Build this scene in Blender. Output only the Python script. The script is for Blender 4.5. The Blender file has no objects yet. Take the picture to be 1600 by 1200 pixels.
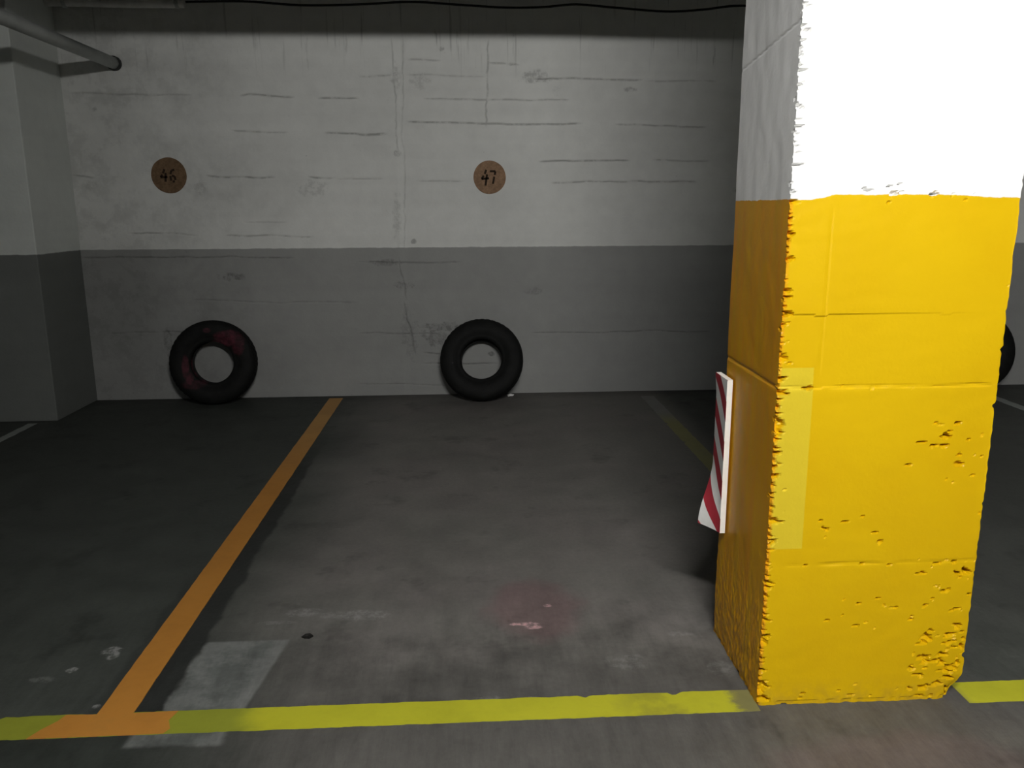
import bpy, bmesh, math, random
from mathutils import Vector, Matrix, noise as mn
import numpy as np
random.seed(7)
S = bpy.context.scene
C = S.collection
PI = math.pi

# ------------------------------------------------------------------ helpers
def link(o, parent=None):
    C.objects.link(o)
    if parent: o.parent = parent
    return o
def tag(o, label=None, cat=None, group=None, kind=None):
    if label: o['label'] = label
    if cat: o['category'] = cat
    if group: o['group'] = group
    if kind: o['kind'] = kind
    return o
def empty(name, loc, rot=(0, 0, 0)):
    o = bpy.data.objects.new(name, None); o.empty_display_size = .1
    o.location = loc; o.rotation_euler = rot
    return link(o)
def mesh_obj(name, verts, faces, mat, parent=None, smooth=False):
    me = bpy.data.meshes.new(name); me.from_pydata([tuple(v) for v in verts], [], faces); me.update()
    if mat: me.materials.append(mat)
    if smooth:
        for p in me.polygons: p.use_smooth = True
    return link(bpy.data.objects.new(name, me), parent)
def bm_obj(name, bm, mat, parent=None, smooth=False):
    bmesh.ops.recalc_face_normals(bm, faces=bm.faces)
    me = bpy.data.meshes.new(name); bm.to_mesh(me); bm.free()
    me.materials.append(mat)
    if smooth:
        for p in me.polygons: p.use_smooth = True
    return link(bpy.data.objects.new(name, me), parent)
def add_box(bm, x0, x1, y0, y1, z0, z1, bev=0):
    r = bmesh.ops.create_cube(bm, size=1)
    vs = r['verts']
    bmesh.ops.scale(bm, vec=(x1-x0, y1-y0, z1-z0), verts=vs)
    bmesh.ops.translate(bm, vec=((x0+x1)/2, (y0+y1)/2, (z0+z1)/2), verts=vs)
    if bev:
        es = list({e for v in vs for e in v.link_edges})
        bmesh.ops.bevel(bm, geom=es, offset=bev, segments=2, affect='EDGES', profile=.5)
def add_tube(bm, pts, r, n=16, caps=True):
    pts = [Vector(p) for p in pts]; rings = []
    up0 = Vector((0, 0, 1))
    for i, p in enumerate(pts):
        t = (pts[min(i+1, len(pts)-1)] - pts[max(i-1, 0)]).normalized()
        u = up0 if abs(t.dot(up0)) < .95 else Vector((1, 0, 0))
        a = t.cross(u).normalized(); b = a.cross(t).normalized()
        rr = r[i] if isinstance(r, (list, tuple)) else r
        rings.append([bm.verts.new(p + a*rr*math.cos(k*2*PI/n) + b*rr*math.sin(k*2*PI/n)) for k in range(n)])
    for i in range(len(rings)-1):
        for k in range(n):
            bm.faces.new((rings[i][k], rings[i][(k+1) % n], rings[i+1][(k+1) % n], rings[i+1][k]))
    if caps:
        bm.faces.new(rings[0][::-1]); bm.faces.new(rings[-1])
def nz(x, y=0., z=0.): return mn.noise(Vector((x, y, z)))     # about -1..1
def sst(a, b, x):
    t = min(1, max(0, (x-a)/(b-a))); return t*t*(3-2*t)

# ------------------------------------------------------------------ node expressions
class NT:
    def __init__(s, name):
        s.mat = bpy.data.materials.new(name); s.mat.use_nodes = True
        s.nt = s.mat.node_tree; s.nt.nodes.clear()
        s.out = s.n('ShaderNodeOutputMaterial'); s.b = s.n('ShaderNodeBsdfPrincipled')
        s.l(s.b.outputs[0], s.out.inputs[0])
        s._pos = s._obj = None
    def n(s, t): return s.nt.nodes.new(t)
    def l(s, a, b): s.nt.links.new(a, b)
    def put(s, inp, v):
        if isinstance(v, E): s.l(v.s, inp)
        else:
            try: inp.default_value = v
            except Exception: inp.default_value = (*v, 1)
    def m(s, op, *a):
        nd = s.n('ShaderNodeMath'); nd.operation = op
        for i, v in enumerate(a): s.put(nd.inputs[i], v)
        return E(s, nd.outputs[0])
    def pos(s):
        if not s._pos: s._pos = s.n('ShaderNodeNewGeometry').outputs['Position']
        return E(s, s._pos)
    def obj(s):
        if not s._obj: s._obj = s.n('ShaderNodeTexCoord').outputs['Object']
        return E(s, s._obj)
    def xyz(s, v):
        nd = s.n('ShaderNodeSeparateXYZ'); s.l(v.s, nd.inputs[0])
        return [E(s, o) for o in nd.outputs]
    def vec(s, x, y, z):
        nd = s.n('ShaderNodeCombineXYZ')
        for i, v in enumerate((x, y, z)): s.put(nd.inputs[i], v)
        return E(s, nd.outputs[0])
    def noise(s, v, sc, det=4, rough=.55, scale3=None, col=False):
        if scale3:
            mp = s.n('ShaderNodeMapping'); s.l(v.s, mp.inputs[0]); mp.inputs['Scale'].default_value = scale3; v = E(s, mp.outputs[0])
        nd = s.n('ShaderNodeTexNoise'); s.l(v.s, nd.inputs['Vector'])
        nd.inputs['Scale'].default_value = sc; nd.inputs['Detail'].default_value = det; nd.inputs['Roughness'].default_value = rough
        return E(s, nd.outputs['Color' if col else 'Fac'])
    def ss(s, a, b, x):      # smoothstep a->b gives 0->1 (a may exceed b)
        nd = s.n('ShaderNodeMapRange'); nd.interpolation_type = 'SMOOTHSTEP'
        s.put(nd.inputs[0], x)
        if isinstance(a, (int, float)) and isinstance(b, (int, float)) and a > b:
            nd.inputs[1].default_value = b; nd.inputs[2].default_value = a; nd.inputs[3].default_value = 1; nd.inputs[4].default_value = 0
        else:
            s.put(nd.inputs[1], a); s.put(nd.inputs[2], b); nd.inputs[3].default_value = 0; nd.inputs[4].default_value = 1
        return E(s, nd.outputs[0])
    def mix(s, f, a, b, mode='MIX'):
        nd = s.n('ShaderNodeMix'); nd.data_type = 'RGBA'; nd.blend_type = mode
        s.put(nd.inputs[0], f)
        for i, v in ((6, a), (7, b)):
            if isinstance(v, E): s.l(v.s, nd.inputs[i])
            else: nd.inputs[i].default_value = (*v, 1) if len(v) == 3 else v
        return E(s, nd.outputs[2])
    def mulc(s, c, f):       # colour times a factor
        return s.mix(1., c, s.vec(f, f, f), 'MULTIPLY')
    def attr(s, name):
        nd = s.n('ShaderNodeAttribute'); nd.attribute_name = name
        return E(s, nd.outputs['Fac'])
    def bump(s, h, strength=.5, dist=.01):
        nd = s.n('ShaderNodeBump'); nd.inputs['Strength'].default_value = strength; nd.inputs['Distance'].default_value = dist
        s.l(h.s, nd.inputs['Height']); s.l(nd.outputs[0], s.b.inputs['Normal'])
    def fin(s, col, rough=.8, spec=.3):
        s.put(s.b.inputs['Base Color'], col if isinstance(col, E) else (*col, 1))
        s.put(s.b.inputs['Roughness'], rough); s.put(s.b.inputs['Specular IOR Level'], spec)
        return s.mat
class E:
    def __init__(s, g, sock): s.g = g; s.s = sock
    def __add__(s, o): return s.g.m('ADD', s, o)
    __radd__ = __add__
    def __sub__(s, o): return s.g.m('SUBTRACT', s, o)
    def __rsub__(s, o): return s.g.m('SUBTRACT', o, s)
    def __mul__(s, o): return s.g.m('MULTIPLY', s, o)
    __rmul__ = __mul__
    def __truediv__(s, o): return s.g.m('DIVIDE', s, o)
    def abs(s): return s.g.m('ABSOLUTE', s)
    def max(s, o): return s.g.m('MAXIMUM', s, o)
    def min(s, o): return s.g.m('MINIMUM', s, o)

def ell_mask(g, px, py, x, y, rx, ry, wob=None):
    a = (px-x)/rx; b = (py-y)/ry
    d = a*a + b*b
    if wob is not None: d = d + wob
    return g.ss(1.25, .35, d)
def band(g, p, a, b, e): return g.ss(a-e, a+e, p) * g.ss(b+e, b-e, p)

# ------------------------------------------------------------------ materials
def plain(name, col, rough=.6, spec=.3, var=.15, sc=30, bump=0, metal=0):
    g = NT(name); v = g.obj(); n = g.noise(v, sc, 4)
    c = g.mulc(g.mix(0., col, col), n*(2*var) + (1-var))
    if bump: g.bump(n, bump, .004)
    g.b.inputs['Metallic'].default_value = metal
    return g.fin(c, rough, spec)

WALL_LINES = [(-0.429, 2.511, -0.158, 2.499, 0.6), (0.17, 2.5, 0.43, 2.488, 0.6), (-0.768, 2.403, -0.511, 2.404, 0.6), (-0.418, 2.405, 0.169, 2.398, 0.4), (0.501, 2.39, 1.339, 2.384, 0.9), (1.339, 2.375, 1.897, 2.372, 0.5), (-0.306, 2.239, 0.788, 2.233, 0.6), (-0.429, 2.076, 0.887, 2.059, 0.9), (1.129, 2.059, 1.839, 2.05, 0.7), (-0.786, 1.994, -0.573, 1.994, 0.8), (0.549, 1.794, 1.258, 1.793, 0.9), (1.43, 1.798, 1.876, 1.792, 0.6), (0.647, 1.634, 1.783, 1.64, 0.8), (-0.37, 1.652, -0.009, 1.641, 0.5), (-2.835, 2.274, -1.974, 2.267, 0.5), (-1.653, 2.268, -1.239, 2.255, 0.8), (-1.077, 2.251, -0.774, 2.252, 0.9), (-1.719, 2.013, -1.301, 1.999, 0.6), (-1.044, 1.994, -0.573, 1.999, 0.9), (-1.93, 1.693, -1.416, 1.678, 0.9), (-1.179, 1.677, -0.966, 1.672, 0.9), (-0.967, 1.668, -0.609, 1.666, 0.4), (-2.531, 1.272, -2.272, 1.27, 0.7), (-2.272, 1.27, -2.013, 1.264, 0.4), (-1.824, 1.253, -1.156, 1.244, 0.6), (-2.891, 1.705, -2.719, 1.682, 0.6), (-1.674, 1.356, -1.342, 1.35, 0.3), (-2.9, 1.109, -1.31, 1.086, 0.6), (-0.827, 1.053, -0.044, 1.037, 0.5), (-2.366, 0.524, -2.173, 0.521, 0.5), (-2.75, 0.529, -2.366, 0.524, 0.3), (-0.852, 0.499, -0.255, 0.491, 0.4), (0.501, 0.491, 1.938, 0.482, 0.5), (-0.359, 0.334, -0.208, 0.327, 0.6), (-0.361, 0.252, 0.246, 0.243, 0.6), (-2.103, 0.768, -0.841, 0.739, 0.3), (-0.87, 0.095, -0.163, 0.067, 0.3), (0.177, 2.663, 0.17, 2.036, 0.6), (-0.516, 2.659, -0.498, 1.852, 0.5), (-0.442, 2.66, -0.473, 1.142, 0.35), (1.854, 2.762, 1.859, 2.449, 0.5), (-0.185, 2.727, -0.184, 2.609, 0.6), (0.36, 2.73, 0.36, 2.673, 0.5), (-0.486, 0.75, -0.41, 0.32, 0.6), (-0.524, 1.094, -0.466, 0.749, 0.4), (-0.037, 2.728, -0.033, 2.662, 0.4), (-0.846, 2.701, -0.853, 2.548, 0.3), (-1.121, 2.699, -1.136, 2.437, 0.3), (-1.487, 2.675, -1.494, 2.567, 0.3)]
WALL_BLOBS = [(0.548, 2.399, 0.105, 0.045, 0.7), (-0.325, 2.374, 0.065, 0.062, 0.4), (1.244, 2.311, 0.049, 0.018, 0.7), (-1.786, 0.945, 0.096, 0.029, 0.8), (-0.492, 0.864, 0.079, 0.029, 0.6), (0.511, 0.814, 0.07, 0.03, 0.5), (-0.403, 1.205, 0.02, 0.019, 0.9), (-0.608, 1.041, 0.107, 0.025, 0.6), (-1.975, 1.601, 0.046, 0.065, 0.4), (-1.137, 1.598, 0.105, 0.065, 0.4), (-0.454, 0.498, 0.06, 0.201, 0.35), (-0.203, 0.536, 0.175, 0.035, 0.9), (-0.231, 0.445, 0.121, 0.061, 0.7), (-2.315, 0.448, 0.029, 0.11, 0.6), (0.186, 0.321, 0.025, 0.015, 1), (2.086, 1.577, 0.031, 0.019, 0.8), (-0.507, 1.852, 0.028, 0.023, 0.8), (-0.498, 2.395, 0.038, 0.089, 0.5), (-0.523, 1.383, 0.038, 0.189, 0.4), (-2.772, 1.627, 0.056, 0.037, 0.4), (-2.675, 2.168, 0.018, 0.018, 0.6), (-0.156, 2.591, 0.019, 0.014, 0.8), (0.359, 2.488, 0.028, 0.013, 0.8), (0.692, 2.309, 0.029, 0.045, 0.3)]

WHITE = (.79, .80, .775); GREY = (.35, .355, .345)
def wall_material(name, marks=False, grey_top=1.158, white=WHITE, grey=GREY):
    g = NT(name); p = g.pos(); x, y, z = g.xyz(p)
    n1 = g.noise(p, 1.3, 4); n2 = g.noise(p, 9, 4, .65); n3 = g.noise(p, 60, 3)
    wob = (g.noise(p, 14, 3) - .5)*.012
    up = g.ss(grey_top-.004, grey_top+.004, z + wob)
    c = g.mix(up, grey, white)
    f = (n1-.5)*.25 + (n2-.5)*.18 + 1.
    # faint courses of the shuttering boards and scattered grime
    boards = g.noise(p, 1, 2, .5, scale3=(.35, .35, 9.))
    f = f + (boards-.5)*.14
    specks = g.ss(.70, .78, g.noise(p, 26, 4, .7)) * .28
    f = f * (1.-specks)
    h = n2*.5 + n3*.12
    if marks:
        brk = g.ss(.36, .56, g.noise(p, 15, 4, .65)); brk2 = g.ss(.40, .60, g.noise(p, 32, 4, .7))
        tot = g.attr('cracks') * (brk*.75+.25)
        bl = g.attr('smudges') * (brk2*.85+.15)
        # the plastered-over joint between two pours
        joint = band(g, x + (g.noise(p, 5, 3)-.5)*.03, -.51, -.455, .006)
        f = f * (1. - tot*.50) * (1. - bl*.55) * (1. + joint*.03)
        # left end dimmed in place of light falloff, mixed with ragged grime patches
        dim_grime = g.ss(-1.2, -2.9, x + (g.noise(p, 2.2, 4, .65)-.5)*2.6)
        c = g.mix(dim_grime*.32, c, g.mulc(c, .32))
        f = f * (1. - dim_grime*g.ss(.45, .62, g.noise(p, 7, 4, .7))*.14)
        # drip streaks under the ceiling
        dr = g.ss(.60, .74, g.noise(p, 1, 3, .6, scale3=(28, 1, 1.6))) * g.ss(2.3, 2.7, z) * .3
        f = f * (1.-dr)
        h = h - tot*1.6 - bl*.8
    g.bump(h, .45, .012)
    return g.fin(g.mulc(c, f), .75, .25)

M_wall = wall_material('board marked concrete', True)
M_side = wall_material('painted concrete', white=(.67, .70, .67), grey=(.17, .18, .17))

# --- floor
def floor_material():
    g = NT('stained concrete floor'); p = g.pos(); x, y, z = g.xyz(p)
    n1 = g.noise(p, .9, 4, .6); n2 = g.noise(p, 5, 4, .65); n3 = g.noise(p, 45, 4, .7)
    streak = g.noise(p, 1, 4, .65, scale3=(16, 2.5, 1))
    c = g.mix(g.ss(.35, .65, g.noise(p, 1.6, 4)), (.158, .153, .140), (.168, .157, .147))
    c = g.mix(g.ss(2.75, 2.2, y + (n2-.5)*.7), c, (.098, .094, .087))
    # left bay darker and greener; right bay darkened in place of column shade
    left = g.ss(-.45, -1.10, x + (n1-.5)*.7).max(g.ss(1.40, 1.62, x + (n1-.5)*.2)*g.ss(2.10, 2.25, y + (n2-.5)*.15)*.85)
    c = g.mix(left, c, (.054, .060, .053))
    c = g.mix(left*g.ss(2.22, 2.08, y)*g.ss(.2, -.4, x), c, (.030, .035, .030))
    scr = g.noise(p, 1, 4, .75, scale3=(60, 9, 1))
    f = (n1-.5)*.5 + (n2-.5)*.75 + (streak-.5)*.9*g.ss(3.4, 2.0, y) + (scr-.5)*.5*g.ss(3.4, 2.0, y) + (n3-.5)*.45 + 1.
    # dark worn patches
    f = f * (1. - g.ss(.56, .70, g.noise(p, 3.1, 4, .7))*.28)
    # black old line beside the orange one
    wx = x + (g.noise(p, 8, 4)-.5)*.07
    old = band(g, wx, -1.02, -.915, .012) * g.ss(5.4, 4.2, y) * g.ss(2.16, 2.2, y)
    old = old.max(band(g, wx, -1.135, -1.05, .015)*g.ss(3.3, 2.9, y)*g.ss(2.16, 2.2, y)*.6)
    c = g.mix(old*.8, c, (.016, .018, .017))
    # pale repair patch under the line junction
    ex = x + (g.noise(p, 10, 4)-.5)*.06; ey = y + (g.noise(p, 12, 4)-.5)*.03
    lft = g.ss(0., .02, ex - (-.93 + (ey-2.25)*.02)); rgt = g.ss(0., .015, (-.675 + (y-2.19)*.13) - x)
    pt = lft*rgt*g.ss(2.10, 2.13, y)*g.ss(2.605, 2.59, y)
    pt2 = band(g, ex, -.97, -.705, .012)*band(g, ey, 2.04, 2.12, .01)
    pt = pt.max(pt2*.8)
    pcol = g.mix(g.ss(.4, .6, g.noise(p, 6, 4, .7)), (.125, .135, .128), (.20, .21, .20))
    edge = g.ss(.07, .02, (-.675 + (y-2.19)*.13) - x)
    pcol = g.mix(edge*.6, pcol, (.23, .235, .225))
    c = g.mix(pt*.85, c, pcol)
    # white scuffs and drops
    wsp = None
    wn = (g.noise(p, 22, 4, .7)-.5)*3.2
    for (a, b, rx, ry, s) in [(-.62, 2.79, .07, .035, .5), (-.5, 2.765, .06, .03, .35), (-.40, 2.755, .10, .04, .5), (-.70, 2.72, .07, .016, .3),
                              (-1.213, 2.56, .032, .03, .9), (-1.195, 2.535, .02, .03, .8), (-1.293, 2.45, .02, .018, .8), (-1.127, 2.243, .012, .012, .8), (-1.36, 2.40, .05, .02, .25),
                              (.185, 2.655, .055, .014, 1.), (.215, 2.63, .03, .014, .9), (.282, 2.786, .016, .014, .9), (.80, 2.33, .05, .05, .3), (.72, 2.55, .05, .02, .25), (.5, 2.385, .07, .05, .28), (.18,2.2,.03,.012,.5),(.05,2.215,.05,.01,.4)]:
        k = ell_mask(g, x, y, a, b, rx, ry, wn) * s
        wsp = k if wsp is None else wsp.max(k)
    # red-pink paint stain
    pk = ell_mask(g, x, y, .23, 2.77, .19, .24, (g.noise(p, 6, 4)-.5)*1.6)
    pk2 = ell_mask(g, x, y, 1.15, 1.82, .40, .16, (g.noise(p, 6, 4)-.5)*1.6)*.35
    c = g.mix(pk.max(pk2)*.5, c, (.185, .105, .110))
    wbk = g.ss(.42, .58, g.noise(p, 38, 4, .75))
    wsp = wsp*(wbk*.85 + .15)
    c = g.mix(pk*wsp, g.mix(wsp*.8, c, (.34, .34, .33)), (.62, .36, .37))
    # darker towards the wall foot, with an uneven edge
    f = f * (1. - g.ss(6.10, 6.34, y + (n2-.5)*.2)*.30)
    g.bump(n2*.6 + n3*.45 + scr*.2, .45, .008)
    return g.fin(g.mulc(c, f), g.ss(.2, .8, n2)*.25+.55, .35)
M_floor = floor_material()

# --- column
CX0, CX1, CY0, CY1 = .841, 1.463, 2.122, 2.562
def column_material():
    g = NT('chipped column paint'); p = g.pos(); x, y, z = g.xyz(p)
    n1 = g.noise(p, 3, 5); n2 = g.noise(p, 30, 4, .6); n3 = g.noise(p, 110, 3)
    front = g.ss(CY0+.012, CY0+.004, y)
    rise = g.ss(.90, .96, x)*.012 - g.ss(1.2, 1.46, x)*.010
    top = 1.468 + rise*front
    wob = (g.noise(p, 35, 4)-.5)*.010
    up = g.ss(-.0015, .0015, z + wob - top)
    yel = g.mix(g.ss(.3, .7, n1), (.655, .405, .0025), (.68, .435, .003))
    # lemon rectangle where an older pad was stuck
    lem = front * g.ss(.001, -.001, x-.9395+(z-.75)*.004) * band(g, z, .497, 1.022, .0015)
    yel = g.mix(lem*.85, yel, (.66, .51, .030))
    # orange-brown cast of the shaded bay side put into colour, with dirt streaks
    side_streaks = g.ss(.30, .75, g.noise(p, 1, 4, .6, scale3=(18, 18, 1.3)))
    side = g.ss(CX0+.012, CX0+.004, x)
    yel = g.mix(side*(side_streaks*.4+.35), yel, (.77, .285, .012))
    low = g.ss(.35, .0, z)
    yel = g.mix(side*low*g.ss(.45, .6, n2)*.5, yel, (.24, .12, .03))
    # foot of the front worn and dirtier
    yel = g.mix(front*g.ss(.10, .0, z)*g.ss(.4, .62, n2)*.35, yel, (.40, .24, .03))
    c = g.mix(up, yel, (.88, .88, .87))
    fl = g.ss(.69, .74, g.noise(p, 40, 4, .7))*side*up
    c = g.mix(fl*.4, c, (.35, .35, .35))
    g.bump(n1*.6 + n2*.35 + n3*.10, .35, .010)
    return g.fin(c, .42, .2)
M_col = column_material()

def line_material(name, base, worn, wear=.5, extra=None):
    g = NT(name); p = g.pos(); x, y, z = g.xyz(p)
    n = g.noise(p, 4, 5, .6); n2 = g.noise(p, 25, 5, .7)
    f = g.ss(.52, .72, n*.6+n2*.4)*wear
    c = g.mix(f, base, worn)
    if extra: c = extra(g, p, x, y, c, n, n2)
    c = g.mulc(c, n*.5 + n2*.2 + .65)
    g.bump(n2, .2, .004)
    return g.fin(c, .6, .3)
def yel_extra(g, p, x, y, c, n, n2):
    dirty = g.ss(-.60, -.70, x + (n-.5)*.15)
    c = g.mix(dirty*.75, c, (.20, .235, .030))
    tire = band(g, x + (n-.5)*.15, .47, .74, .06)*g.ss(.45, .6, n)*.5
    c = g.mix(tire, c, (.20, .18, .03))
    return g.mix(g.ss(.755, .80, x + (n2-.5)*.10)*g.ss(1.50, 1.45, x)*.85, c, (.17, .155, .085))
M_yline = line_material('yellow floor paint', (.50, .49, .027), (.32, .31, .03), .55, yel_extra)
M_oline = line_material('orange floor paint', (.52, .225, .038), (.38, .18, .036), .6,
    lambda g, p, x, y, c, n, n2: g.mix(g.ss(4.0, 5.8, y)*.75, c, (.52, .30, .10)))
M_fline = line_material('worn olive floor paint', (.25, .24, .105), (.15, .15, .10), .7,
    lambda g, p, x, y, c, n, n2: g.mix(g.ss(5.3, 5.7, y), c, (.22, .22, .20)))
M_wline = line_material('worn pale floor paint', (.30, .32, .30), (.10, .11, .10), .7)

M_conc = plain('dark rough concrete', (.075, .076, .072), .9, .2, .4, 6, .4)
M_beam = plain('grimy concrete beam', (.12, .12, .115), .9, .2, .35, 8, .3)
M_pipe = plain('grey painted pipe', (.42, .44, .425), .55, .4, .25, 12, .1)
M_pipe2 = plain('pale dusty conduit', (.62, .62, .60), .7, .3, .4, 14, .2)
M_cable = plain('black cable sheath', (.015, .015, .015), .6, .3)
M_flange = plain('dark pipe flange', (.035, .037, .035), .6, .3)
M_rubber_plain = plain('tread rubber', (.006, .0063, .006), .8, .2, .3, 40, .1)
M_numeral = plain('dark brown stencil paint', (.035, .022, .014), .8, .2, .3, 60)
M_white_metal = plain('white lamp enamel', (.75, .75, .74), .4, .4, .05)
M_paper = plain('white paper', (.85, .85, .83), .8, .2, .1)
M_leaf = plain('black leaf', (.012, .011, .010), .8, .2, .2)
M_foam = plain('white foam edge', (.80, .77, .72), .8, .2, .12, 40)

def disc_material(name, col):
    g = NT(name); v = g.obj()
    n = g.noise(v, 18, 5, .7); n2 = g.noise(v, 70, 3)
    c = g.mix(g.ss(.35, .65, n), col, tuple(k*1.35 for k in col))
    c = g.mulc(c, n2*.5+.75)
    g.bump(n, .3, .003)
    return g.fin(c, .85, .2)
M_disc_dark = disc_material('dark brown disc', (.150, .096, .055))
M_disc = disc_material('brown disc', (.27, .17, .105))

def rubber(name, red=None):
    g = NT(name); v = g.obj(); x, y, z = g.xyz(v)
    n = g.noise(v, 14, 5, .65); n2 = g.noise(v, 60, 3)
    c = g.mix(g.ss(.3, .7, n), (.0045, .0048, .0045), (.0085, .009, .0085))
    if red:
        tot = None; wb = (g.noise(v, 9, 5, .7)-.5)*2.4
        for (a, b, rx, rz, s) in red:
            k = ell_mask(g, x, z, a, b, rx, rz, wb)*s
            tot = k if tot is None else tot.max(k)
        c = g.mix(tot*(g.ss(.35, .65, g.noise(v, 22, 5, .7))*.7+.3), c, (.115, .024, .038))
    # shallow lettering-like ribs moulded into the sidewall
    r = g.m('SQRT', x*x + z*z)
    ribs = g.m('SINE', r*900.)
    g.bump(n2*.4 + ribs*.12, .3, .003)
    return g.fin(c, .7, .22)
M_tyre = rubber('black tyre rubber')
M_tyre_red = rubber('tyre rubber with red paint', [(.13, .18, .11, .06, .9), (.20, .11, .05, .07, .7), (-.19, -.03, .025, .09, .7), (-.13, -.16, .09, .035, .45), (-.02, .24, .03, .02, .5), (-.16, -.12, .03, .05, .7)])

def stripes_material():
    g = NT('red and white hazard sheet'); v = g.obj(); x, y, z = g.xyz(v)
    # local y runs along the sheet towards the back, z is height
    t = (z - y*1.25 - .050)/.132
    fr = g.m('FRACT', t + 10.)
    red = g.ss(.485, .50, fr)*g.ss(1.0, .985, fr)
    n = g.noise(v, 25, 4)
    c = g.mix(red, (.66, .66, .65), (.33, .028, .042))
    return g.fin(g.mulc(c, n*.3+.85), .5, .35)
M_stripes = stripes_material()

def emissive(name, col, st):
    g = NT(name); g.b.inputs['Emission Color'].default_value = (*col, 1); g.b.inputs['Emission Strength'].default_value = st
    return g.fin((.8, .8, .8), .5, .3)
M_tube = emissive('lit fluorescent tube', (1., .985, .955), 1230.)
M_tube_dim = emissive('dim fluorescent tube', (.93, 1., .97), 60.)

# ------------------------------------------------------------------ the setting
YW = 6.36; ZC = 2.95
X0, X1, YB = -10.5, 7.5, -6.0
def sbox(name, x0, x1, y0, y1, z0, z1, mat, bev=0):
    bm = bmesh.new(); add_box(bm, x0, x1, y0, y1, z0, z1, bev)
    return tag(bm_obj(name, bm, mat), kind='structure')
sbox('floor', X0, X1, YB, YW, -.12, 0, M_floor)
sbox('ceiling', X0, X1, YB, YW, ZC, ZC+.15, M_conc)
def vnoise(x, y, seed):
    """smooth value noise on arrays, -1..1"""
    rng = np.random.RandomState(seed); T = rng.rand(256, 256)*2-1
    xi = np.floor(x).astype(int); yi = np.floor(y).astype(int); fx = x-xi; fy = y-yi
    fx = fx*fx*(3-2*fx); fy = fy*fy*(3-2*fy)
    g = lambda i, j: T[i % 256, j % 256]
    return (g(xi, yi)*(1-fx)+g(xi+1, yi)*fx)*(1-fy) + (g(xi, yi+1)*(1-fx)+g(xi+1, yi+1)*fx)*fy
def fb(x, y, sc, seed): return vnoise(x*sc, y*sc, seed) + .5*vnoise(x*sc*2.1, y*sc*2.1, seed+1) + .25*vnoise(x*sc*4.3, y*sc*4.3, seed+2)
def nss(a, b, x): t = np.clip((x-a)/(b-a), 0, 1); return t*t*(3-2*t)
def back_wall():
    st = .006
    xs = np.concatenate([np.linspace(X0, -3.0, 12)[:-1], np.arange(-3.0, 2.4, st), np.linspace(2.4, X1, 10)])
    zs = np.concatenate([[-.12], np.arange(0, 2.95, st), [ZC+.15]])
    gx, gz = np.meshgrid(xs, zs); nx, nzz = len(xs), len(zs)
    cr = np.zeros_like(gx); sm = np.zeros_like(gx)
    w1 = fb(gx, gz, 4., 1)*.010; w2 = fb(gx, gz, 7., 5)*.014
    for a, b, c, d, s in WALL_LINES:
        vert = abs(d-b) > abs(c-a)
        px = gx + (w2 if vert else 0); pz = gz + (0 if vert else w1*.8)
        L = math.hypot(c-a, d-b); ux, uy = (c-a)/L, (d-b)/L
        t = (px-a)*ux + (pz-b)*uy; dd = np.abs((px-a)*uy - (pz-b)*ux)
        e = min(.06, L*.3)
        k = nss(-.008, -.001, -dd)*nss(-e*.2, e, t)*nss(-L-e*.2, -L+e, -t)*s
        cr = np.maximum(cr, k)
    wb = fb(gx, gz, 38., 9)*.7
    for a, b, rx, rz, s in WALL_BLOBS:
        d = ((gx-a)/rx)**2 + ((gz-b)/rz)**2 + wb
        sm = np.maximum(sm, nss(-1.3, -.3, -d)*s*.8)
    depth = cr*.004 + sm*.002
    V = np.stack([gx, YW+depth, gz], -1).reshape(-1, 3)
    idx = np.arange(nx*nzz).reshape(nzz, nx)
    F = np.stack([idx[:-1, :-1], idx[:-1, 1:], idx[1:, 1:], idx[1:, :-1]], -1).reshape(-1, 4)
    n0 = len(V)
    x0, x1, z0, z1, y0, y1 = X0, X1, -.12, ZC+.15, YW+.01, YW+.2
    B = np.array([(x, y, z) for y in (y0, y1) for z in (z0, z1) for x in (x0, x1)])
    BF = np.array([(0, 1, 3, 2), (4, 6, 7, 5), (0, 2, 6, 4), (1, 5, 7, 3), (0, 4, 5, 1), (2, 3, 7, 6)])+n0
    V = np.concatenate([V, B]); F = np.concatenate([F, BF])
    me = bpy.data.meshes.new('wall_back')
    me.vertices.add(len(V)); me.vertices.foreach_set('co', V.ravel())
    me.loops.add(F.size); me.loops.foreach_set('vertex_index', F.ravel().astype(np.int32))
    me.polygons.add(len(F)); me.polygons.foreach_set('loop_start', (np.arange(len(F))*4).astype(np.int32))
    me.update(calc_edges=True); me.validate()
    for nm, A in (('cracks', cr), ('smudges', sm)):
        at = me.attributes.new(nm, 'FLOAT', 'POINT'); at.data.foreach_set('value', np.concatenate([A.ravel(), np.zeros(8)]).astype(np.float32))
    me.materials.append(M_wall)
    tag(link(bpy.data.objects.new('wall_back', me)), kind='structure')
back_wall()
sbox('wall_front', X0, X1, YB-.2, YB, -.12, ZC+.15, M_conc)
sbox('wall_left', X0-.2, X0, YB-.2, YW+.2, -.12, ZC+.15, M_side)
sbox('wall_right', X1, X1+.2, YB-.2, YW+.2, -.12, ZC+.15, M_side)
# ceiling beam riding on the line of columns
sbox('ceiling_beam', X0, X1, CY0, CY1, 2.783, ZC, M_beam, .004)
# pilaster that narrows the left bay
bm = bmesh.new(); add_box(bm, -3.62, -2.89, 5.722, YW, 0, ZC, .006)
tag(bm_obj('wall_pilaster', bm, M_side), 'wide white and grey painted concrete pilaster standing out of the wall left of the tyres', 'pilaster')

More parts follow.
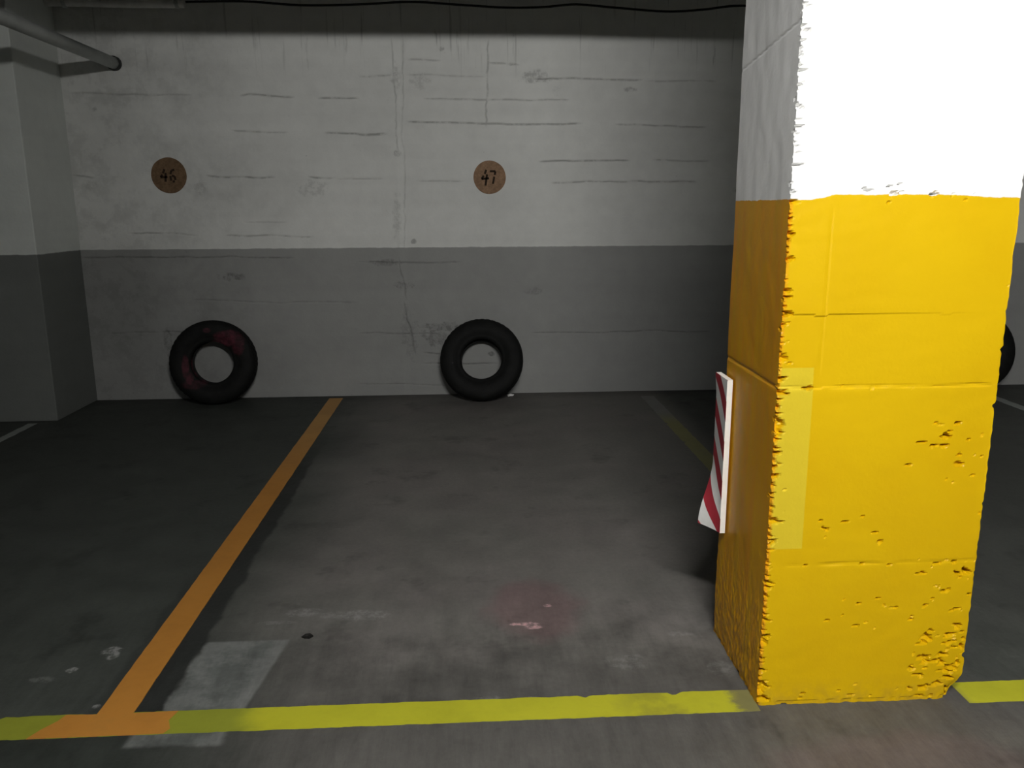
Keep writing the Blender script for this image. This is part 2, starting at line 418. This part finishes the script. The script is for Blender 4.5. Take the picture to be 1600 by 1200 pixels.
# ------------------------------------------------------------------ yellow column
def column():
    st = .005
    def lin(a, b, s): n = max(1, round(abs(b-a)/s)); return [a+(b-a)*i/n for i in range(n)]
    per = []                                   # (x, y, nx, ny, face, distance to the two visible corners)
    for y in lin(CY1, CY0, .008): per.append((CX0, y, 'L'))
    for x in lin(CX0, CX1, st): per.append((x, CY0, 'F'))
    for y in lin(CY0, CY1, .02): per.append((CX1, y, 'R'))
    for x in lin(CX1, CX0, .05): per.append((x, CY1, 'B'))
    zs = lin(0, 2.02, st) + lin(2.02, 2.783, .04) + [2.783]
    verts = []
    pit_zones = [(1.40, .10, .09, .12, .34), (1.34, .76, .11, .09, .15), (1.10, .54, .14, .06, .12), (1.42, .38, .07, .06, .20), (1.25, .29, .2, .05, .10), (1.36, .43, .12, .025, .2),
                 (1.12, 1.485, .10, .02, .24), (1.30, 1.475, .14, .012, .16), (1.34, .84, .06, .03, .2), (1.05, .965, .28, .006, .10), (1.10, .447, .22, .008, .15), (1.02, .03, .25, .03, .08)]
    for z in zs:
        fl = nz(z*2.2, 5.1)*.003
        for (x, y, f) in per:
            dx = dy = 0.
            cl = (x-CX0) if f == 'F' else 9.; cr = (CX1-x) if f == 'F' else 9.
            if f == 'F':
                # gentle waviness and shutter-board ledges
                dy += nz(x*4, z*4, 1.7)*.0022 + nz(x*16, z*30, 4.)*.0007
                led = z - .966 - nz(x*9, 2.)*.004
                dy += (.0035 if led > 0 else 0.)*sst(1.46, .95, x) if abs(led) < .2 else 0
                gap = math.exp(-(led/.004)**2)*max(0, nz(x*14, 8.)+.45); dy += .006*gap
                led2 = z - .447 - nz(x*8, 4.)*.006
                dy += .006*math.exp(-(led2/.005)**2)*max(0, nz(x*12, 3.)+.25)
                for (a, b, rx, rz, th) in pit_zones:
                    e = ((x-a)/rx)**2 + ((z-b)/rz)**2
                    if e < 1.6:
                        v = nz(x*48, z*105, 3.3)*.6 + nz(x*20, z*60, 9.)*.6
                        w = sst(.50-th*1.25, .62-th*1.1, v - e*.10)
                        dy += .017*w
                dy += .0016*math.exp(-((x-.955)/.0035)**2)*sst(.98, 1.04, z)*sst(1.46, 1.40, z)
                if cl < .05:                   # bites out of the left arris
                    v = nz(z*75, cl*26, 2.)*.6 + nz(z*150, cl*40, 6.)*.35 + nz(z*9, 0, 3.)*.25
                    dens = .24 if z < 1.0 else (.16 if z < 1.47 else .12)
                    dy += .020*sst(.10, .30, v + dens - cl*14.)
                if cr < .03:
                    v = nz(z*70, cl*10, 7.)*.6 + nz(z*23, 0, 5.)*.5
                    dy += .012*sst(.18, .4, v - cr*24.)
            if f == 'L':
                dx += nz(y*5, z*4, 8.)*.002 + nz(y*20, z*14, 12.)*.0008
                dx += .0035*math.exp(-((z-.966-(y-CY0)*.02)/.005)**2) + .002*math.exp(-((z-1.905+(y-CY0)*.12)/.004)**2)
                if z < .45: dx += nz(y*70, z*45, 2.)*.0022*sst(.45, .2, z)
                c0 = y-CY0
                if c0 < .03: dx += .006*sst(.2, .5, nz(z*60, c0*25, 21.) - c0*15)
            # corner wear, silhouette of the right arris
            if (f == 'F' and cr < .03) or (f == 'R' and y-CY0 < .12):
                k = 1. if f == 'R' else sst(.03, 0, cr)
                v = .0035*nz(z*14, 1.) + .003*nz(z*45, 2.) + .007*sst(.25, .6, nz(z*38, 6.))
                dx -= (v + .004)*k
            # broken foot at the right front corner
            if z < .09 and x > 1.38:
                k = sst(.09, 0, z)*sst(1.40, 1.463, x)
                dx -= .028*k; dy += .02*k*(1 if f != 'B' else 0)
            if z < .012 and f in 'FL':
                q = .006*max(0, nz(x*40, y*40, 3.)+.3)
                if f == 'F': dy += q
                else: dx += q
            verts.append((x+dx, y+dy, z if z > 0 else 0.))
    n = len(per); faces = []
    for i in range(len(zs)-1):
        for k in range(n):
            a = i*n+k; b = i*n+(k+1) % n
            faces.append((a, b, b+n, a+n))
    faces.append(tuple(range(n))[::-1]); faces.append(tuple((len(zs)-1)*n+k for k in range(n)))
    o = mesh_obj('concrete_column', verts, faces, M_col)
    return tag(o, 'square concrete column painted yellow below and white above, with chipped edges', 'column')
column()

# ------------------------------------------------------------------ painted floor lines (thin coats of paint)
def ribbon(name, path, half, zt, mat, label, rag=.003, seed=0., step=.012, group=None):
    """path: two points; ragged edges either side"""
    (x0, y0), (x1, y1) = path
    L = math.hypot(x1-x0, y1-y0); ux, uy = (x1-x0)/L, (y1-y0)/L; px, py = -uy, ux
    n = int(L/step); top = []
    for i in range(n+1):
        t = L*i/n; row = []
        for s in (-1, 1):
            e = half + rag*nz(t*14, s*3., seed) + rag*.7*nz(t*50, s*5., seed) - rag*3.2*sst(.45, .6, nz(t*11, s*7., seed+4))
            row.append((x0+ux*t+px*e*s, y0+uy*t+py*e*s))
        top.append(row)
    V = []; F = []
    for r in top:
        for q in r: V.append((*q, zt))
        for q in r: V.append((*q, 0.))
    for i in range(n):
        a = i*4; b = a+4
        F += [(a, b, b+1, a+1), (a+2, b+2, b, a), (a+1, b+1, b+3, a+3)]
    F += [(0, 1, 3, 2), (n*4, n*4+2, n*4+3, n*4+1)]
    return tag(mesh_obj(name, V, F, mat), label, 'floor marking', group)
ribbon('painted_line', ((-4.8, 2.149), (.842, 2.151)), .054, .0012, M_yline, 'long yellow stripe across the floor from the left edge to the foot of the column', .0035, 1.)
ribbon('painted_line', ((1.476, 2.149), (5.6, 2.149)), .053, .0012, M_yline, 'short yellow stripe on the floor at the right of the yellow column', .0025, 2.)
# orange bay line with its T foot over the yellow stripe
def orange():
    L, R = [], []
    y = 2.20
    while y < 6.30:
        c = -1.053 + (y-2.2)*.0045
        L.append((c-.053+.002*nz(y*9, 1)+.0015*nz(y*40, 2), y)); R.append((c+.052+.002*nz(y*9, 5)+.0015*nz(y*40, 7), y)); y += .03
    foot_l = [(-1.255, 2.096), (-1.235, 2.135), (-1.205, 2.175), (-1.195, 2.203)]
    foot_r = [(-.872, 2.203), (-.885, 2.16), (-.868, 2.12), (-.880, 2.097)]
    loop = foot_l + L + R[::-1] + foot_r
    bm = bmesh.new(); vs = [bm.verts.new((a, b, .0022)) for a, b in loop]
    f = bm.faces.new(vs)
    ex = bmesh.ops.extrude_face_region(bm, geom=[f])
    bmesh.ops.translate(bm, vec=(0, 0, -.0022), verts=[v for v in ex['geom'] if isinstance(v, bmesh.types.BMVert)])
    bmesh.ops.triangulate(bm, faces=[q for q in bm.faces if len(q.verts) > 4])
    tag(bm_obj('painted_line', bm, M_oline), 'orange bay line with a T foot running from the front stripe to the wall', 'floor marking')
orange()
ribbon('painted_line', ((1.395, 2.57), (1.400, 6.17)), .05, .0012, M_fline, 'faded olive bay line running behind the yellow column', .006, 3.)
ribbon('painted_line', ((-3.03, 3.9), (-3.03, 5.66)), .030, .0012, M_wline, 'thin worn pale bay line in front of the pilaster', .006, 4.)
ribbon('painted_line', ((4.00, 3.6), (4.06, 6.15)), .04, .0012, M_wline, 'worn pale bay line at the right edge beyond the column', .006, 5.)

# ------------------------------------------------------------------ tyres
TR, TW = .316, .185
def tyre_meshes(mat, name_seed):
    # profile in (radius, axial): outer sidewalls and cavity; axis is local y, front is -y
    h = TW/2
    side = [(.158, -h*.62), (.166, -h*.74), (.176, -h*.76), (.188, -h*.80), (.205, -h*.93), (.235, -h*1.0), (.262, -h*.98), (.284, -h*.92), (.300, -h*.82)]
    shoulder = [(.308, -h*.72)]
    out = side + shoulder
    inner = [(.158, -h*.62), (.156, -h*.52), (.160, -h*.46), (.178, -h*.52), (.200, -h*.72), (.235, -h*.82), (.270, -h*.80), (.292, -h*.62), (.297, -h*.3), (.298, 0)]
    full = out[::-1] + inner[1:]                      # shoulder -> bead -> crown inside (front half)
    prof = full + [(r, -a) for r, a in full[::-1][1:]]
    n = 96
    V = []; F = []
    for k in range(n):
        t = 2*PI*k/n
        for r, a in prof: V.append((r*math.cos(t), a, r*math.sin(t)))
    m = len(prof)
    for k in range(n):
        for i in range(m-1):
            a = k*m+i; b = ((k+1) % n)*m+i
            F.append((a, b, b+1, a+1))
    return V, F
def tread_mesh():
    h = TW/2; n = 180
    rows = [(.303, -.72), (.311, -.68), (.315, -.52), (.3165, -.40), (.3165, -.36), (.309, -.345), (.309, -.30), (.3175, -.285), (.318, -.04), (.310, -.03), (.310, .03), (.318, .04), (.3175, .285), (.309, .30), (.309, .345), (.3165, .36), (.3165, .40), (.315, .52), (.311, .68), (.303, .72)]
    V = []; F = []; m = len(rows)
    for k in range(n):
        t = 2*PI*k/n
        for i, (r, a) in enumerate(rows):
            rr = r
            if k % 4 == 0 and i in (1, 2, 3, 4, 15, 16, 17, 18): rr -= .006       # shoulder sipes
            V.append((rr*math.cos(t), a*h, rr*math.sin(t)))
    for k in range(n):
        for i in range(m-1):
            a = k*m+i; b = ((k+1) % n)*m+i
            F.append((a, b, b+1, a+1))
    return V, F
TV, TF = tread_mesh()
def tyre(x, lean, yaw, spin, mat, label, gap=.0):
    h = TW/2; s, c = math.sin(lean), math.cos(lean)
    # lowest point over both tread edges, then pushed back until the top rests on the wall
    R = .3165
    prof = [(.303, .72), (.315, .52), (.3165, .40), (.318, .285), (.308, .72), (.300, .82), (.284, .92), (.262, .98), (.235, 1.), (.205, .93)]
    ymax = max(r*s + a*h*c for r, a in prof) + .002
    zc = max(r*c + a*h*s for r, a in prof)
    o = empty('tyre', (x, YW - .002 - gap - ymax, zc - .0015), (0, 0, 0))
    o.rotation_mode = 'XYZ'
    o.rotation_euler = (-lean, spin, yaw)
    o.matrix_world = Matrix.Translation(o.location) @ Matrix.Rotation(yaw, 4, 'Z') @ Matrix.Rotation(-lean, 4, 'X') @ Matrix.Rotation(spin, 4, 'Y')
    tag(o, label, 'tyre', 'old tyres leaning against the back wall')
    V, F = tyre_meshes(mat, 0)
    mesh_obj('sidewall', V, F, mat, o, True)
    t = mesh_obj('tread', TV, TF, M_rubber_plain, o, True)
    return o
tyre(-1.925, math.radians(9), math.radians(3), 0, M_tyre_red, 'old tyre smeared with red paint leaning on the wall under plate 46', .03)
tyre(.105, math.radians(23), math.radians(-5), .6, M_tyre, 'plain black tyre leaning on the wall under plate 47')
tyre(4.03, math.radians(12), 0, 1.3, M_tyre, 'tyre leaning on the wall half hidden behind the right edge of the column')

# ------------------------------------------------------------------ number plates
def stroke(bm, pts, w, y):
    for (a, b) in zip(pts[:-1], pts[1:]):
        a = Vector((a[0], a[1])); b = Vector((b[0], b[1])); d = (b-a).normalized(); nrm = Vector((-d.y, d.x))*w/2
        q = [a-nrm, b-nrm, b+nrm, a+nrm]
        v0 = [bm.verts.new((p.x, y, p.y)) for p in q]; v1 = [bm.verts.new((p.x, y-.0012, p.y)) for p in q]
        bm.faces.new(v1); bm.faces.new(v0[::-1])
        for i in range(4): bm.faces.new((v0[i], v0[(i+1) % 4], v1[(i+1) % 4], v1[i]))
DIG = {
 '4': [[(-.020, .045), (-.030, .020)], [(-.036, .010), (-.050, -.010), (-.004, -.006)], [(-.016, .018), (-.026, -.050)]],
 '4b': [[(-.022, .036), (-.034, .012)], [(-.038, .004), (-.050, -.012), (-.008, -.010)], [(-.018, .014), (-.022, -.038)]],
 '6': [[(.036, .032), (.018, .028), (.010, .006)], [(.009, -.004), (.012, -.032)], [(.020, -.038), (.034, -.036)], [(.038, -.028), (.034, -.006), (.018, -.002)]],
 '7': [[(.002, .036), (.036, .036), (.032, .014)], [(.029, .004), (.020, -.040)]],
}
def plate(x, z, r, mat, digits, label, seed):
    o = empty('number_plate', (x, YW, z))
    tag(o, label, 'number plate', 'round number plates on the wall')
    bm = bmesh.new(); n = 56; rings = []
    for (yy, k) in ((0, 1.), (-.004, 1.), (-.0055, .985)):
        ring = []
        for i in range(n):
            t = 2*PI*i/n; rr = r*k*(1 + .022*nz(math.cos(t)*1.3, math.sin(t)*1.3, seed))
            ring.append(bm.verts.new((rr*math.cos(t), yy, rr*math.sin(t))))
        rings.append(ring)
    for a, b in zip(rings[:-1], rings[1:]):
        for i in range(n): bm.faces.new((a[i], a[(i+1) % n], b[(i+1) % n], b[i]))
    bm.faces.new(rings[0]); bm.faces.new(rings[-1])
    bm_obj('plate_disc', bm, mat, o)
    for d in digits:
        bm = bmesh.new()
        for s in DIG[d]: stroke(bm, [(a*1.22, b*1.22) for a, b in s], .0155, -.0055)
        bm_obj('numeral', bm, M_numeral, o)
plate(-2.19, 1.699, .129, M_disc_dark, ('4b', '6'), 'dark brown round plate numbered 46 on the white wall', 3.)
plate(.185, 1.678, .123, M_disc, ('4', '7'), 'lighter brown round plate numbered 47 on the white wall', 8.)

# ------------------------------------------------------------------ striped foam pad on the column's bay side
def pad():
    o = empty('corner_bumper', (CX0, 2.478, .40))
    tag(o, 'red and white striped foam bumper pad peeling off the shaded side of the column', 'bumper pad')
    ny, nzz = 10, 40; W = .10; H = .515; T = .018
    def outer(i, j):
        s = i/ny; t = j/nzz; z = t*H + .006*s
        off = T + .006 + .002*s + .005*s*sst(.85, 1., t)
        off += .048*s**1.4*sst(.42, .0, t)
        return Vector((-off, W*s - .02*s*sst(.4, 0, t), z))
    G = [[outer(i, j) for i in range(ny+1)] for j in range(nzz+1)]
    def slab(name, d0, d1, mat):
        V = []; F = []
        for j in range(nzz+1):
            for i in range(ny+1):
                p = G[j][i]; V.append(p + Vector((d0, 0, 0)))
        k = len(V)
        for j in range(nzz+1):
            for i in range(ny+1):
                p = G[j][i]; V.append(p + Vector((d1, 0, 0)))
        w = ny+1
        for j in range(nzz):
            for i in range(ny):
                a = j*w+i
                F.append((a, a+w, a+w+1, a+1)); F.append((k+a, k+a+1, k+a+w+1, k+a+w))
        for j in range(nzz):
            a = j*w; F.append((a, k+a, k+a+w, a+w)); b = a+ny; F.append((b, b+w, k+b+w, k+b))
        for i in range(ny):
            F.append((i, i+1, k+i+1, k+i)); a = nzz*w+i; F.append((a, k+a, k+a+1, a+1))
        return mesh_obj(name, V, F, mat, o)
    slab('foam_backing', .0008, T, M_foam)
    slab('striped_face', 0., .0008, M_stripes)
pad()

# ------------------------------------------------------------------ pipes and cable under the ceiling
o = empty('ceiling_pipe', (-2.5, YW, 2.478))
tag(o, 'grey pipe running overhead from the left into the back wall', 'pipe')
bm = bmesh.new(); add_tube(bm, [(0, -.03, .0), (0, -1.2, 0), (0, -2.6, 0), (0, -4.6, 0)], .041, 24)
bm_obj('pipe_run', bm, M_pipe, o, True)
bm = bmesh.new(); add_tube(bm, [(0, 0, 0), (0, -.03, 0)], .050, 24)
bm_obj('wall_flange', bm, M_flange, o)

o = empty('conduit', (-2.4, YW-.10, 2.865))
tag(o, 'pale dusty conduit along the top of the wall at upper left', 'pipe')
bm = bmesh.new(); add_tube(bm, [(-1.0, 0, 0), (-.4, 0, .004), (.1, 0, -.002), (.45, 0, 0)], .034, 16)
bm_obj('conduit_tube', bm, M_pipe2, o, True)
for xx in (-.36, .41):
    bm = bmesh.new(); add_tube(bm, [(xx-.012, 0, 0), (xx+.012, 0, 0)], .040, 16); add_box(bm, xx-.012, xx+.012, -.006, .006, .03, ZC-2.865)
    bm_obj('pipe_clip', bm, M_pipe, o)
cab = [(-1.915, 2.858), (-1.522, 2.865), (-1.127, 2.843), (-0.727, 2.851), (-0.369, 2.87), (-0.055, 2.856), (0.306, 2.838), (0.579, 2.844), (0.808, 2.863), (1.084, 2.844), (1.454, 2.821), (1.732, 2.836), (2.011, 2.863), (2.6, 2.84), (3.2, 2.87), (4.5, 2.85)]
def smooth_path(P, k=6):
    out = []
    for i in range(len(P)-1):
        p0, p1, p2, p3 = P[max(0, i-1)], P[i], P[i+1], P[min(len(P)-1, i+2)]
        for j in range(k):
            t = j/k
            out.append(tuple(.5*((2*b)+(-a+c)*t+(2*a-5*b+4*c-d)*t*t+(-a+3*b-3*c+d)*t**3) for a, b, c, d in zip(p0, p1, p2, p3)))
    return out + [P[-1]]
bm = bmesh.new(); add_tube(bm, smooth_path([(a, 6.2, b) for a, b in cab]), .008, 8)
tag(bm_obj('hanging_cable', bm, M_cable, None, True), 'thin black cable sagging in waves along the top of the wall', 'cable')

# ------------------------------------------------------------------ litter
def crumple(name, x, y, rx, ry, rz, mat, label, cat, seed):
    bm = bmesh.new(); bmesh.ops.create_icosphere(bm, subdivisions=3, radius=1)
    for v in bm.verts:
        k = 1 + .35*nz(v.co.x*1.7, v.co.y*1.7, v.co.z*1.7+seed)
        v.co = Vector((v.co.x*rx*k, v.co.y*ry*k, max(-.8, v.co.z)*rz*k))
    zmin = min(v.co.z for v in bm.verts)
    for v in bm.verts: v.co += Vector((x, y, -zmin))
    tag(bm_obj(name, bm, mat), label, cat)
crumple('paper_scrap', .328, 6.245, .026, .014, .012, M_paper, 'small crumpled white paper scrap on the floor at the foot of the black tyre', 'litter', 2.)
def leaf():
    bm = bmesh.new(); pts = [(-.020, 0), (-.008, .011), (.008, .013), (.020, .004), (.009, -.010), (-.008, -.008)]
    top = [bm.verts.new((-.572+a, 2.609+b, .004+.006*abs(b)/.016)) for a, b in pts]
    c = bm.verts.new((-.572, 2.609, .003)); 
    bot = [bm.verts.new((-.572+a, 2.609+b, 0.)) for a, b in pts]; n = len(pts)
    for i in range(n):
        bm.faces.new((c, top[i], top[(i+1) % n])); bm.faces.new((top[i], bot[i], bot[(i+1) % n], top[(i+1) % n]))
    bm.faces.new(bot[::-1])
    tag(bm_obj('dry_leaf', bm, M_leaf), 'small black dried leaf on the floor right of the pale patch', 'litter')
leaf()

# ------------------------------------------------------------------ fluorescent battens over the aisle
def batten(x, y, label, mat, rz=0., h=.75):
    o = empty('batten_light', (x, y, ZC-.001), (0, 0, rz))
    tag(o, label, 'ceiling light')
    bm = bmesh.new(); add_box(bm, -h-.03, h+.03, -.03, .03, -.05, 0, .006)
    bm_obj('housing', bm, M_white_metal, o)
    for s in (-1, 1):
        bm = bmesh.new(); add_box(bm, s*(h+.015)-.012, s*(h+.015)+.012, -.014, .014, -.115, -.05, .003)
        bm_obj('lamp_holder', bm, M_white_metal, o)
    bm = bmesh.new(); add_tube(bm, [(-h, 0, -.098), (h, 0, -.098)], .013, 16)
    bm_obj('fluorescent_tube', bm, mat, o, True)
    return o
batten(.46, -.5, 'lit fluorescent batten set askew on the aisle ceiling nearest the yellow column', M_tube, math.radians(139.5))
batten(-7.5, -.5, 'dim fluorescent batten on the aisle ceiling far to the left', M_tube_dim)

# ------------------------------------------------------------------ world, camera
w = bpy.data.worlds.new('garage'); S.world = w; w.use_nodes = True
w.node_tree.nodes['Background'].inputs[0].default_value = (0, 0, 0, 1); w.node_tree.nodes['Background'].inputs[1].default_value = 0
cam = bpy.data.cameras.new('camera'); co = link(bpy.data.objects.new('camera', cam))
f, pitch, yaw, roll = 1273.4, .2126836, .0545229, -.0049938
cam.sensor_fit = 'HORIZONTAL'; cam.sensor_width = 36; cam.lens = f/1600*36; cam.clip_start = .05
fw = Vector((math.sin(yaw), math.cos(yaw), 0)); rt = Vector((math.cos(yaw), -math.sin(yaw), 0)); up = Vector((0, 0, 1))
f2 = fw*math.cos(pitch) - up*math.sin(pitch); u2 = up*math.cos(pitch) + fw*math.sin(pitch)
r3 = rt*math.cos(roll) + u2*math.sin(roll); u3 = u2*math.cos(roll) - rt*math.sin(roll)
m = Matrix((r3, u3, -f2)).transposed().to_4x4(); m.translation = (0, 0, 1.45)
co.matrix_world = m
S.camera = co
S.view_settings.view_transform = 'Standard'; S.view_settings.look = 'None'
S.view_settings.exposure = 0; S.view_settings.gamma = 1; S.view_settings.use_curve_mapping = False
